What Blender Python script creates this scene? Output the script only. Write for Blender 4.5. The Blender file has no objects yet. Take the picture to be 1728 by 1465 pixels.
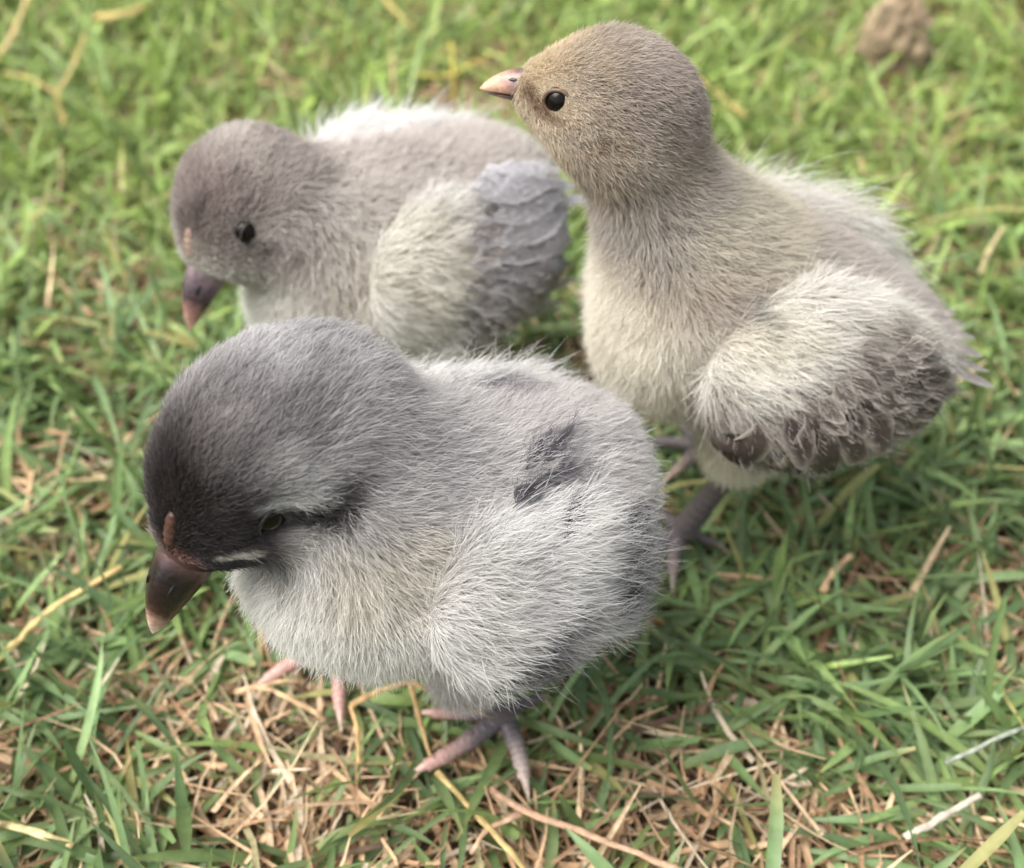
import bpy, math
import numpy as np
from mathutils import Vector

# ------------------------------------------------------------------ camera, sky, sun, exposure
scene = bpy.context.scene
COL = scene.collection
CM = 0.01
cam_data = bpy.data.cameras.new('camera')
cam = bpy.data.objects.new('camera', cam_data)
COL.objects.link(cam)
cam.location = (0, 0, 0.20)
cam.rotation_euler = (math.radians(45), 0, 0)
cam_data.sensor_width = 36
cam_data.lens = 18 / math.tan(math.radians(24))
cam_data.clip_start = 0.005
cam_data.clip_end = 500
cam_data.dof.use_dof = True
cam_data.dof.focus_distance = 0.176
cam_data.dof.aperture_fstop = 14.0
scene.camera = cam

SUN_EL, SUN_AZ = 60, 258          # degrees; azimuth of the sun clockwise from +Y
world = bpy.data.worlds.new('World')
scene.world = world
world.use_nodes = True
wn = world.node_tree
wn.nodes.clear()
sky = wn.nodes.new('ShaderNodeTexSky')
sky.sky_type = 'NISHITA'
sky.sun_disc = False
sky.sun_elevation = math.radians(SUN_EL)
sky.sun_rotation = math.radians(SUN_AZ)
sky.air_density = 1.0
sky.dust_density = 6.0
sky.ozone_density = 0.6
bg = wn.nodes.new('ShaderNodeBackground')
bg.inputs['Strength'].default_value = 0.13
wo = wn.nodes.new('ShaderNodeOutputWorld')
hsv = wn.nodes.new('ShaderNodeHueSaturation')      # a veiled, whitish sky
hsv.inputs['Saturation'].default_value = 0.35
wn.links.new(sky.outputs[0], hsv.inputs['Color'])
wn.links.new(hsv.outputs[0], bg.inputs['Color'])
wn.links.new(bg.outputs[0], wo.inputs['Surface'])

sun_data = bpy.data.lights.new('sun', 'SUN')
sun_data.energy = 1.5
sun_data.angle = math.radians(50)
sun_data.color = (1.0, 0.95, 0.88)
sun = bpy.data.objects.new('sun', sun_data)
COL.objects.link(sun)
_a, _e = math.radians(SUN_AZ), math.radians(SUN_EL)
_d = Vector((math.sin(_a) * math.cos(_e), math.cos(_a) * math.cos(_e), math.sin(_e)))
sun.rotation_euler = _d.to_track_quat('Z', 'Y').to_euler()
sun.location = _d * 5

scene.view_settings.view_transform = 'Standard'
scene.view_settings.look = 'None'
scene.view_settings.exposure = 0.8
scene.view_settings.gamma = 1
scene.view_settings.use_curve_mapping = False
scene.render.engine = 'CYCLES'
scene.cycles.use_denoising = True
scene.cycles.max_bounces = 8
scene.cycles.diffuse_bounces = 4
scene.cycles.transmission_bounces = 6
scene.cycles_curves.shape = 'RIBBONS'

rng = np.random.default_rng(7)


# ------------------------------------------------------------------ helpers
def lin(r, g, b):
    c = np.array([r, g, b], float) / 255
    return np.where(c <= .04045, c / 12.92, ((c + .055) / 1.055) ** 2.4)


def unit(v):
    v = np.asarray(v, float)
    return v / np.maximum(np.linalg.norm(v, axis=-1, keepdims=True), 1e-9)


def _hash(i, j, k, seed):
    h = (i * 374761393 + j * 668265263 + k * 1274126177 + seed * 974634777) & 0xffffffff
    h = ((h ^ (h >> 13)) * 1274126177) & 0xffffffff
    return ((h ^ (h >> 16)) & 0xffff) / 32767.5 - 1


def vnoise(P, freq, seed=0):
    Q = np.asarray(P, float) * freq + 1000.0
    I = np.floor(Q).astype(np.int64)
    F = Q - I
    F = F * F * (3 - 2 * F)
    out = 0
    for a in (0, 1):
        for b in (0, 1):
            for c in (0, 1):
                w = (F[..., 0] if a else 1 - F[..., 0]) * (F[..., 1] if b else 1 - F[..., 1]) * (F[..., 2] if c else 1 - F[..., 2])
                out = out + w * _hash(I[..., 0] + a, I[..., 1] + b, I[..., 2] + c, seed)
    return out


def vnoise3(P, freq, seed=0):
    return np.stack([vnoise(P, freq, seed + 11 * k) for k in range(3)], -1)


def sstep(a, b, x):
    t = np.clip((x - a) / (b - a), 0, 1)
    return t * t * (3 - 2 * t)


def new_mesh(name, V, F, mat=None, parent=None, smooth=True, col=None, loc=None, scale=CM):
    """one mesh object from numpy vertices (cm) and faces"""
    me = bpy.data.meshes.new(name)
    V = np.asarray(V, float) * scale
    if isinstance(F, np.ndarray):
        n, k = F.shape
        me.vertices.add(len(V))
        me.vertices.foreach_set('co', V.ravel().astype(np.float32))
        me.loops.add(n * k)
        me.loops.foreach_set('vertex_index', F.ravel().astype(np.int32))
        me.polygons.add(n)
        me.polygons.foreach_set('loop_start', (np.arange(n) * k).astype(np.int32))
        me.update(calc_edges=True)
    else:
        me.from_pydata(V.tolist(), [], F)
    me.polygons.foreach_set('use_smooth', np.full(len(me.polygons), smooth))
    if col is not None:
        at = me.attributes.new('col', 'FLOAT_COLOR', 'POINT')
        c4 = np.ones((len(V), 4), np.float32)
        c4[:, :3] = col
        at.data.foreach_set('color', c4.ravel())
    me.update()
    o = bpy.data.objects.new(name, me)
    COL.objects.link(o)
    if mat:
        me.materials.append(mat)
    if parent:
        o.parent = parent
    if loc is not None:
        o.location = loc
    return o


def tag(o, label=None, cat=None, group=None, kind=None):
    for k, v in (('label', label), ('category', cat), ('group', group), ('kind', kind)):
        if v:
            o[k] = v
    return o


class Mat:
    def __init__(self, name):
        self.m = bpy.data.materials.new(name)
        self.m.use_nodes = True
        self.t = self.m.node_tree
        self.t.nodes.clear()
        self.out = self.n('ShaderNodeOutputMaterial')

    def n(self, typ, **kw):
        x = self.t.nodes.new(typ)
        for k, v in kw.items():
            if hasattr(x, k):
                setattr(x, k, v)
            else:
                self.set(x, k, v)
        return x

    def set(self, node, k, v):
        if isinstance(v, bpy.types.NodeSocket):
            self.t.links.new(v, node.inputs[k])
        else:
            node.inputs[k].default_value = v

    def mix(self, f, a, b):
        x = self.t.nodes.new('ShaderNodeMix')
        x.data_type = 'RGBA'
        for s, v in ((0, f), (6, a), (7, b)):
            if isinstance(v, bpy.types.NodeSocket):
                self.t.links.new(v, x.inputs[s])
            else:
                x.inputs[s].default_value = v if s == 0 else (*v[:3], 1)
        return x.outputs[2]

    def ramp(self, f, stops):
        x = self.t.nodes.new('ShaderNodeValToRGB')
        self.t.links.new(f, x.inputs[0])
        e = x.color_ramp.elements
        while len(e) < len(stops):
            e.new(0.5)
        for el, (p, c) in zip(e, stops):
            el.position = p
            el.color = (*c[:3], 1)
        return x.outputs[0]

    def surf(self, s):
        self.t.links.new(s, self.out.inputs['Surface'])
        return self.m


def fur_material():
    M = Mat('chick_down')
    at = M.n('ShaderNodeAttribute', attribute_name='col')
    hi = M.n('ShaderNodeHairInfo')
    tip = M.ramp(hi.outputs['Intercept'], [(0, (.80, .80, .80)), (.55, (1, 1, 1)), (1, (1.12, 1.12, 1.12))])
    mu = M.n('ShaderNodeMix')
    mu.data_type = 'RGBA'
    mu.blend_type = 'MULTIPLY'
    mu.inputs[0].default_value = 1
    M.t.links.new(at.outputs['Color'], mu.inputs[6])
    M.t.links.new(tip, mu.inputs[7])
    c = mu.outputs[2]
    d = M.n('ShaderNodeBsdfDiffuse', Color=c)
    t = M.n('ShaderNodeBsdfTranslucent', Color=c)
    m1 = M.n('ShaderNodeMixShader')
    m1.inputs[0].default_value = .38
    M.t.links.new(d.outputs[0], m1.inputs[1])
    M.t.links.new(t.outputs[0], m1.inputs[2])
    g = M.n('ShaderNodeBsdfHair')
    g.component = 'Reflection'
    g.inputs['Color'].default_value = (.9, .92, .95, 1)
    g.inputs['RoughnessU'].default_value = .35
    g.inputs['RoughnessV'].default_value = .6
    m2 = M.n('ShaderNodeMixShader')
    m2.inputs[0].default_value = .05
    M.t.links.new(m1.outputs[0], m2.inputs[1])
    M.t.links.new(g.outputs[0], m2.inputs[2])
    return M.surf(m2.outputs[0])


def attr_material(name, rough=.5, spec=.4, transl=0.0, noise=0.0, nscale=600, bump=0.0):
    M = Mat(name)
    at = M.n('ShaderNodeAttribute', attribute_name='col')
    c = at.outputs['Color']
    tc = M.n('ShaderNodeTexCoord')
    nz = M.n('ShaderNodeTexNoise', Vector=tc.outputs['Object'])
    nz.inputs['Scale'].default_value = nscale
    nz.inputs['Detail'].default_value = 3
    if noise:
        k = M.ramp(nz.outputs[0], [(.3, (1 - noise,) * 3), (.7, (1 + noise,) * 3)])
        mu = M.n('ShaderNodeMix')
        mu.data_type = 'RGBA'
        mu.blend_type = 'MULTIPLY'
        mu.inputs[0].default_value = 1
        M.t.links.new(c, mu.inputs[6])
        M.t.links.new(k, mu.inputs[7])
        c = mu.outputs[2]
    p = M.n('ShaderNodeBsdfPrincipled', Roughness=rough)
    M.t.links.new(c, p.inputs['Base Color'])
    p.inputs['Specular IOR Level'].default_value = spec
    if bump:
        b = M.n('ShaderNodeBump')
        b.inputs['Strength'].default_value = bump
        b.inputs['Distance'].default_value = .0004
        M.t.links.new(nz.outputs[0], b.inputs['Height'])
        M.t.links.new(b.outputs[0], p.inputs['Normal'])
    s = p.outputs[0]
    if transl:
        t = M.n('ShaderNodeBsdfTranslucent')
        M.t.links.new(c, t.inputs['Color'])
        mx = M.n('ShaderNodeMixShader')
        mx.inputs[0].default_value = transl
        M.t.links.new(s, mx.inputs[1])
        M.t.links.new(t.outputs[0], mx.inputs[2])
        s = mx.outputs[0]
    return M.surf(s)


MAT = dict(
    fur=fur_material(),
    skin=attr_material('chick_skin', .8, .1),
    feather=attr_material('feather_vane', .55, .3, .25, .18, 900),
    horn=attr_material('beak_horn', .26, .5, 0, .3, 900, .35),
    leg=attr_material('scaly_leg', .42, .45, 0, .2, 1200, .5),
    comb=attr_material('comb_skin', .35, .5, 0, .25, 1500, .4),
    blade=attr_material('grass_blade', .42, .42, .30, .16, 350),
    dry=attr_material('dry_straw', .6, .3, .15, .25, 700, .3),
    clod=attr_material('dried_mud', .9, .1, 0, .35, 300, 1.0),
)


def eye_material():
    M = Mat('dark_eye')
    p = M.n('ShaderNodeBsdfPrincipled', Roughness=.08)
    tc = M.n('ShaderNodeTexCoord')
    p.inputs['Base Color'].default_value = (.007, .005, .004, 1)
    p.inputs['Specular IOR Level'].default_value = .25
    return M.surf(p.outputs[0])


MAT['eye'] = eye_material()


def soil_material():
    M = Mat('lawn_soil')
    tc = M.n('ShaderNodeTexCoord')
    n1 = M.n('ShaderNodeTexNoise', Vector=tc.outputs['Object'])
    n1.inputs['Scale'].default_value = 90
    n1.inputs['Detail'].default_value = 8
    n2 = M.n('ShaderNodeTexNoise', Vector=tc.outputs['Object'])
    n2.inputs['Scale'].default_value = 2.2
    n2.inputs['Detail'].default_value = 6
    earth = M.ramp(n1.outputs[0], [(.3, (.035, .024, .016)), (.7, (.14, .095, .06))])
    turf = M.ramp(n1.outputs[0], [(.3, (.03, .055, .015)), (.55, (.075, .13, .03)), (.75, (.17, .17, .07))])
    # bare between the blades near by, read as turf further off
    sp = M.n('ShaderNodeVectorMath', operation='LENGTH')
    M.t.links.new(tc.outputs['Object'], sp.inputs[0])
    mr = M.n('ShaderNodeMapRange')
    mr.inputs['From Min'].default_value = 0.75
    mr.inputs['From Max'].default_value = 1.3
    M.t.links.new(sp.outputs['Value'], mr.inputs['Value'])
    c = M.mix(mr.outputs[0], earth, turf)
    p = M.n('ShaderNodeBsdfPrincipled', Roughness=.95)
    p.inputs['Specular IOR Level'].default_value = .1
    M.t.links.new(c, p.inputs['Base Color'])
    b = M.n('ShaderNodeBump')
    b.inputs['Strength'].default_value = .8
    b.inputs['Distance'].default_value = .004
    M.t.links.new(n1.outputs[0], b.inputs['Height'])
    M.t.links.new(b.outputs[0], p.inputs['Normal'])
    return M.surf(p.outputs[0])


# ------------------------------------------------------------------ ground sheet
SOIL = -1.1     # cm; z = 0 is the top of the trodden turf the birds stand on


def build_ground():
    xs = np.concatenate([[-20000, -4000, -900, -250], np.linspace(-100, 100, 81), [250, 900, 4000, 20000]])
    ys = np.concatenate([[-20000, -4000, -900, -250], np.linspace(-60, 160, 89), [300, 900, 4000, 20000]])
    X, Y = np.meshgrid(xs, ys, indexing='ij')
    P = np.stack([X, Y, X * 0], -1)
    near = np.exp(-(np.hypot(X, Y - 30) / 140) ** 4)
    Z = SOIL + near * (.22 * vnoise(P, .16, 3) + .10 * vnoise(P, .5, 4))
    V = np.stack([X, Y, Z], -1).reshape(-1, 3)
    nx, ny = len(xs), len(ys)
    i, j = np.meshgrid(np.arange(nx - 1), np.arange(ny - 1), indexing='ij')
    a = (i * ny + j).ravel()
    F = np.stack([a, a + ny, a + ny + 1, a + 1], -1)
    o = new_mesh('ground', V, F, soil_material())
    tag(o, 'brown soil under the lawn', None, None, 'structure')


build_ground()

# ------------------------------------------------------------------ grass and dry thatch
FEET = []      # world (x, y, reach) in cm, kept clear of tall blades


def ribbons(root, yaw, elev, bend, length, width, roll, rows, profile, fold, curl=None):
    """vectorised blades: returns vertices (N, rows, 3 columns, 3) and faces"""
    N = len(yaw)
    s = np.linspace(0, 1, rows)
    p = root.copy()
    V = np.zeros((N, rows, 3, 3))
    for r in range(rows):
        e = elev - bend * s[r]
        ya = yaw + (curl * s[r] if curl is not None else 0)
        d = np.stack([np.cos(e) * np.cos(ya), np.cos(e) * np.sin(ya), np.sin(e)], -1)
        if r:
            p = p + d * (length / (rows - 1))[:, None]
        side = np.stack([-np.sin(ya), np.cos(ya), 0 * ya], -1)
        nor = np.cross(d, side)
        rl = roll * (.4 + .6 * s[r])
        sd = side * np.cos(rl)[:, None] + nor * np.sin(rl)[:, None]
        nr = np.cross(d, sd)
        w = (width * profile(s[r]))[:, None] * .5
        V[:, r, 0] = p - sd * w
        V[:, r, 1] = p - nr * w * fold
        V[:, r, 2] = p + sd * w
    base = (np.arange(N) * rows * 3)[:, None, None]
    r = np.arange(rows - 1)[None, :, None] * 3
    c = np.array([0, 1])[None, None, :]
    a = (base + r + c).ravel()
    F = np.stack([a, a + 1, a + 4, a + 3], -1)
    return V, F


def dryness(x, y):
    P = np.stack([x, y, 0 * x], -1)
    n = .18 * vnoise(P, .12, 21) + .75 * vnoise(P, .36, 22) + .05
    # the nearer lawn and the strip by the front chick's beak are the drier ones
    n = n + .75 * np.exp(-(((x + 8.5) / 4.5) ** 2 + ((y - 12.5) / 3.5) ** 2)) + .12 * np.exp(-(((x - 11) / 6) ** 2 + ((y - 11) / 5) ** 2))
    n = n + .10 - .30 * sstep(15, 36, y)
    return n


def scatter(density_in, density_out):
    """points over the lawn: dense where it is looked at closely, thinner round about"""
    n1 = int(density_in * 64 * 58)
    a = np.stack([rng.uniform(-32, 32, n1), rng.uniform(2, 60, n1)], -1)
    n2 = int(density_out * 180 * 170)
    b = np.stack([rng.uniform(-90, 90, n2), rng.uniform(-40, 130, n2)], -1)
    keep = ~((abs(b[:, 0]) < 32) & (b[:, 1] > 2) & (b[:, 1] < 60))
    return np.concatenate([a, b[keep]])


def foot_limit(x, y):
    lim = np.full(len(x), 9.0)
    for fx, fy, r in FEET:
        d = np.hypot(x - fx, y - fy)
        lim = np.minimum(lim, np.where(d < r, -.02, 9.0))
    return lim


def build_grass():
    sh = scatter(3.4, .5)
    sh_yaw = rng.uniform(0, 2 * math.pi, len(sh))
    per = 5
    k = np.tile(np.arange(per), len(sh))
    S = np.repeat(sh, per, 0)
    Yw = np.repeat(sh_yaw, per)
    n = len(S)
    dry = dryness(S[:, 0], S[:, 1])
    keep = rng.uniform(0, 1, n) > sstep(-.25, .75, dry) * .86
    shoot_h = np.repeat(rng.uniform(0, 1, len(sh)), per)
    pale = np.repeat(rng.normal(0, 1, len(sh)), per)
    off = (k - 1) * rng.uniform(.12, .4, n)
    x = S[:, 0] + np.cos(Yw) * off + rng.normal(0, .12, n)
    y = S[:, 1] + np.sin(Yw) * off + rng.normal(0, .12, n)
    z = SOIL + .1 + shoot_h * .55 + k * .07
    yaw = Yw + np.where(k % 2 == 0, 1, -1) * rng.uniform(.15, 1.1, n) + rng.normal(0, .2, n)
    elev = np.radians(np.clip(rng.normal(34, 20, n), 2, 80))
    bend = np.radians(rng.normal(38, 28, n))
    far = sstep(18, 34, y)
    L = rng.gamma(9, 1 / 9, n) * (2.0 - .1 * far)
    W = np.clip(rng.normal(.168, .045, n), .07, .30)
    roll = rng.normal(0, .55, n)
    curl = rng.normal(0, .35, n)
    keep &= (np.hypot(x - 13.8, y - 38.9) > 1.2)
    idx = np.nonzero(keep)[0]
    x, y, z, yaw, elev, bend, L, W, roll, curl, pale, k, far = [q[idx] for q in (x, y, z, yaw, elev, bend, L, W, roll, curl, pale, k, far)]
    blunt = rng.uniform(0, 1, len(x)) < .12
    prof = lambda s: np.where(blunt, min(1, .62 + 1.2 * s) * (1 if s < .99 else .55), min(1, .62 + 1.5 * s) * (1 - max(0, (s - .42) / .58) ** 1.7) + .012)
    V, F = ribbons(np.stack([x, y, z], -1), yaw, elev, bend, L, W, roll, 6, prof, .28, curl)
    V[..., 2] = np.maximum(V[..., 2], SOIL + .08)
    # trodden flat where the feet stand, and never into a body
    lim = foot_limit(V[:, -1, 1, 0], V[:, -1, 1, 1])
    lim = np.minimum(lim, foot_limit(V[:, 3, 1, 0], V[:, 3, 1, 1]))
    top = V[..., 2].max((1, 2))
    f = np.where(top > lim, (lim - z) / np.maximum(top - z, 1e-3), 1)
    V[..., 2] = z[:, None, None] + (V[..., 2] - z[:, None, None]) * np.clip(f, -.4, 1)[:, None, None]
    N = len(x)
    # colour of each blade: blue-green to yellow-green, some yellowed
    g1, g2, g3 = lin(94, 120, 80), lin(134, 160, 110), lin(154, 176, 94)
    u = rng.beta(2, 2.2, N)
    c = g1 * (1 - u)[:, None] + g2 * u[:, None]
    yel = np.clip(.10 + .22 * pale * .5 + .62 * far + rng.normal(0, .16, N), 0, 1)
    c = c * (1 - yel)[:, None] + g3 * yel[:, None]
    c = c * rng.lognormal(0, .24, N)[:, None]
    old = rng.uniform(0, 1, N) < .07
    c[old] = c[old] * .4 + lin(186, 170, 110) * .6
    s = np.linspace(0, 1, 6)
    C = np.repeat(c[:, None], 6, 1)
    basew = (1 - sstep(0, .35, s))[None, :, None] * .55
    C = C * (1 - basew) + lin(168, 176, 120) * basew * .9
    tipw = (sstep(.75, 1, s)[None, :] * (rng.uniform(0, 1, N) < .35)[:, None])[..., None] * .6
    C = C * (1 - tipw) + lin(190, 168, 116) * tipw
    C = np.repeat(C[:, :, None], 3, 2)
    C[:, :, 1] *= 1.10
    o = new_mesh('grass', V.reshape(-1, 3), F, MAT['blade'], col=C.reshape(-1, 3))
    tag(o, 'short green lawn grass growing all round the chicks', 'grass', None, 'stuff')


def build_thatch():
    p = scatter(18, 1.8)
    n = len(p)
    dry = dryness(p[:, 0], p[:, 1])
    keep = rng.uniform(0, 1, n) < .35 + .65 * sstep(-.6, .5, dry)
    keep &= (np.hypot(p[:, 0] - 13.8, p[:, 1] - 38.9) > .8)
    p, dry = p[keep], dry[keep]
    n = len(p)
    lift = rng.uniform(0, 1, n) ** 1.3
    z = SOIL + .05 + lift * (.55 + .4 * sstep(0, .7, dry))
    yaw = rng.uniform(0, 2 * math.pi, n)
    elev = np.radians(rng.normal(4, 12, n))
    bend = np.radians(rng.normal(6, 16, n))
    L = np.minimum(rng.gamma(6, 1 / 6, n) * 1.7, 2.8)
    W = np.clip(rng.lognormal(math.log(.082), .40, n), .035, .17)
    V, F = ribbons(np.stack([p[:, 0], p[:, 1], z], -1), yaw, elev, bend, L, W, rng.normal(0, .6, n), 4,
                   lambda s: np.full(n, 1 - .65 * s ** 3), .45, rng.normal(0, .5, n))
    V[..., 2] = np.maximum(V[..., 2], SOIL + .03)
    lim = foot_limit(V[:, 2, 1, 0], V[:, 2, 1, 1])
    V[..., 2] = np.minimum(V[..., 2], np.maximum(lim - .05, SOIL + .2)[:, None, None])
    pal = np.array([lin(216, 190, 156), lin(202, 170, 136), lin(178, 144, 112), lin(140, 110, 84), lin(208, 192, 168), lin(164, 156, 120), lin(100, 80, 64)])
    c = pal[rng.choice(len(pal), n, p=[.24, .25, .18, .10, .11, .08, .04])] * rng.lognormal(0, .15, n)[:, None]
    C = np.repeat(np.repeat(c[:, None], 4, 1)[:, :, None], 3, 2)
    o = new_mesh('dry_thatch', V.reshape(-1, 3), F, MAT['dry'], col=C.reshape(-1, 3))
    tag(o, 'tan dead grass thatch lying between the green blades', 'dry grass', None, 'stuff')


# ------------------------------------------------------------------ implicit bodies
def ellipsoid(c, r, fwd=(1, 0, 0), up=(0, 0, 1)):
    f = unit(fwd)
    l = unit(np.cross(up, f))
    u = np.cross(f, l)
    R = np.stack([f, l, u], -1)
    c, r = np.array(c, float), np.array(r, float)

    def sdf(P):
        q = (P - c) @ R
        k0 = np.linalg.norm(q / r, axis=-1)
        k1 = np.linalg.norm(q / (r * r), axis=-1)
        return k0 * (k0 - 1) / np.maximum(k1, 1e-6)
    return sdf


def cone(a, b, ra, rb):
    a, b = np.array(a, float), np.array(b, float)
    ab = b - a

    def sdf(P):
        t = np.clip(((P - a) @ ab) / (ab @ ab), 0, 1)
        return np.linalg.norm(P - a - t[..., None] * ab, axis=-1) - (ra + (rb - ra) * t)
    return sdf


def blend(prims):
    """smooth union of (sdf, k)"""
    def sdf(P):
        d = prims[0][0](P)
        for f, k in prims[1:]:
            e = f(P)
            h = np.maximum(k - np.abs(d - e), 0) / k
            d = np.minimum(d, e) - h * h * k * .25
        return d
    return sdf


def gradient(sdf, P, e=.02):
    g = np.zeros_like(P)
    for k in range(3):
        o = np.zeros(3)
        o[k] = e
        g[:, k] = sdf(P + o) - sdf(P - o)
    return unit(g)


def surface_nets(sdf, lo, hi, h):
    lo, hi = np.array(lo, float), np.array(hi, float)
    n = np.ceil((hi - lo) / h).astype(int) + 1
    ax = [lo[k] + np.arange(n[k]) * h for k in range(3)]
    G = np.stack(np.meshgrid(*ax, indexing='ij'), -1)
    f = sdf(G.reshape(-1, 3)).reshape(n)
    s = f < 0
    acc = np.zeros((*(n - 1), 3))
    cnt = np.zeros(n - 1)
    corners = [(a, b, c) for a in (0, 1) for b in (0, 1) for c in (0, 1)]
    sl = lambda o: tuple(slice(o[k], n[k] - 1 + o[k]) for k in range(3))
    for a in corners:
        for k in range(3):
            if a[k]:
                continue
            b = list(a)
            b[k] = 1
            fa, fb = f[sl(a)], f[sl(b)]
            m = (fa < 0) != (fb < 0)
            t = np.where(m, fa / np.where(m, fa - fb, 1), 0)
            for q in range(3):
                acc[..., q] += np.where(m, a[q] + (t if q == k else 0), 0)
            cnt += m
    act = cnt > 0
    ids = np.full(act.shape, -1)
    ids[act] = np.arange(act.sum())
    cell = np.stack(np.nonzero(act), -1)
    V = lo + (cell + acc[act] / cnt[act][:, None]) * h
    F = []
    for k in range(3):
        u, v = (k + 1) % 3, (k + 2) % 3
        A = [slice(1, n[q] - 1) for q in range(3)]
        A[k] = slice(0, n[k] - 1)
        B = list(A)
        B[k] = slice(1, n[k])
        fa, fb = s[tuple(A)], s[tuple(B)]
        m = fa != fb
        I = np.stack(np.nonzero(m), -1)
        org = np.array([1, 1, 1])
        org[k] = 0
        I = I + org
        du, dv = np.zeros(3, int), np.zeros(3, int)
        du[u] = 1
        dv[v] = 1
        q = [ids[tuple((I - a).T)] for a in (du + dv, dv, 0 * du, du)]
        Q = np.stack(q, -1)
        inv = fb[m]
        Q[inv] = Q[inv][:, ::-1]
        F.append(Q)
    F = np.concatenate(F)
    F = F[(F >= 0).all(1)]
    return V, F


def sample_surface(V, F, n):
    T = np.concatenate([F[:, [0, 1, 2]], F[:, [0, 2, 3]]])
    a, b, c = V[T[:, 0]], V[T[:, 1]], V[T[:, 2]]
    ar = np.linalg.norm(np.cross(b - a, c - a), axis=1)
    i = rng.choice(len(T), n, p=ar / ar.sum())
    r1, r2 = np.sqrt(rng.uniform(0, 1, n)), rng.uniform(0, 1, n)
    return a[i] * (1 - r1)[:, None] + b[i] * (r1 * (1 - r2))[:, None] + c[i] * (r1 * r2)[:, None]


def make_down(name, roots, nor, flow, length, lift, color, radius, parent, K=5, jitter=.22, clump=.35, cfreq=1.8, droop=.35, seed=0):
    n = len(roots)
    t = flow - (flow * nor).sum(1, keepdims=True) * nor
    t = unit(t)
    jitter = np.broadcast_to(jitter, (n,))[:, None]
    cl = vnoise3(roots, cfreq, 50 + seed) * clump + vnoise3(roots, cfreq * 3.1, 90 + seed) * clump * .5
    d = t * np.cos(lift)[:, None] + nor * np.sin(lift)[:, None] + cl + rng.normal(0, 1, (n, 3)) * jitter
    d = d - np.minimum((d * nor).sum(1, keepdims=True) - .05, 0) * nor
    d = unit(d)
    pts = np.zeros((n, K, 3))
    p = roots - nor * .04
    pts[:, 0] = p
    wob = rng.normal(0, .24, (n, 3))
    for k in range(1, K):
        p = p + d * (length / (K - 1))[:, None]
        pts[:, k] = p
        d = unit(d + (t * .55 - nor * .30) * droop + wob * (k / K))
    cu = bpy.data.hair_curves.new(name)
    cu.add_curves([K] * n)
    cu.attributes['position'].data.foreach_set('vector', (pts * CM).astype(np.float32).ravel())
    ra = cu.attributes.get('radius') or cu.attributes.new('radius', 'FLOAT', 'POINT')
    prof = np.array([1.0, 1.0, .9, .65, .2])[:K]
    r = (np.broadcast_to(radius, (n,))[:, None] * prof[None]) * CM
    ra.data.foreach_set('value', r.astype(np.float32).ravel())
    ca = cu.attributes.new('col', 'FLOAT_COLOR', 'CURVE')
    c4 = np.ones((n, 4), np.float32)
    R = np.clip(.75 * np.maximum(color, 0) ** 1.2, .003, .8)
    c4[:, :3] = 4 * R / (1 + R) ** 2      # single-strand albedo that gives plumage of reflectance R
    ca.data.foreach_set('color', c4.ravel())
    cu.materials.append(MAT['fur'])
    o = bpy.data.objects.new(name, cu)
    COL.objects.link(o)
    o.parent = parent
    return o


def tube(points, radii, seg=10, rings=None, cap=True):
    """lofted round tube through points (cm); radii per point, resampled with optional ring modulation"""
    P = np.array(points, float)
    R = np.array(radii, float)
    n = len(P)
    T = np.zeros_like(P)
    T[1:-1] = P[2:] - P[:-2]
    T[0], T[-1] = P[1] - P[0], P[-1] - P[-2]
    T = unit(T)
    ref = np.array([0, 0, 1.0]) if abs(T[0][2]) < .9 else np.array([1.0, 0, 0])
    V = []
    a = np.linspace(0, 2 * math.pi, seg, endpoint=False)
    s = unit(np.cross(ref, T[0]))
    for k in range(n):
        s = unit(s - (s @ T[k]) * T[k])
        u = np.cross(T[k], s)
        V.append(P[k] + R[k] * (np.cos(a)[:, None] * s + np.sin(a)[:, None] * u))
    V = np.concatenate(V)
    F = []
    for k in range(n - 1):
        for i in range(seg):
            j = (i + 1) % seg
            F.append((k * seg + i, k * seg + j, (k + 1) * seg + j, (k + 1) * seg + i))
    if cap:
        F.append(tuple(range(seg))[::-1])
        F.append(tuple((n - 1) * seg + i for i in range(seg)))
    return V, F


def spline(points, n):
    """Catmull-Rom through points, n samples"""
    P = np.array(points, float)
    P = np.concatenate([[2 * P[0] - P[1]], P, [2 * P[-1] - P[-2]]])
    m = len(P) - 3
    u = np.linspace(0, m - 1e-6, n)
    i = u.astype(int)
    t = (u - i)[:, None]
    a, b, c, d = P[i], P[i + 1], P[i + 2], P[i + 3]
    return .5 * (2 * b + (c - a) * t + (2 * a - 5 * b + 4 * c - d) * t ** 2 + (3 * b - a - 3 * c + d) * t ** 3)


# ------------------------------------------------------------------ chick
def patches(base, plist):
    """plumage colour: soft-edged ellipsoid patches painted one over another, in chick coordinates"""
    def f(P):
        c = np.broadcast_to(np.array(base, float), P.shape).copy()
        for ctr, rad, colr, amt, *mott in plist:
            q = np.linalg.norm((P + .28 * vnoise3(P, 1.6, 5)- np.array(ctr)) / np.array(rad), axis=-1)
            w = (1 - sstep(.50, 1.30, q)) * amt
            if mott:                    # broken into flecks
                w = w * (.35 + .65 * sstep(-.55, .05, vnoise(P, mott[0], 61)))
            c = c * (1 - w[:, None]) + np.array(colr) * w[:, None]
        return c
    return f


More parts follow.
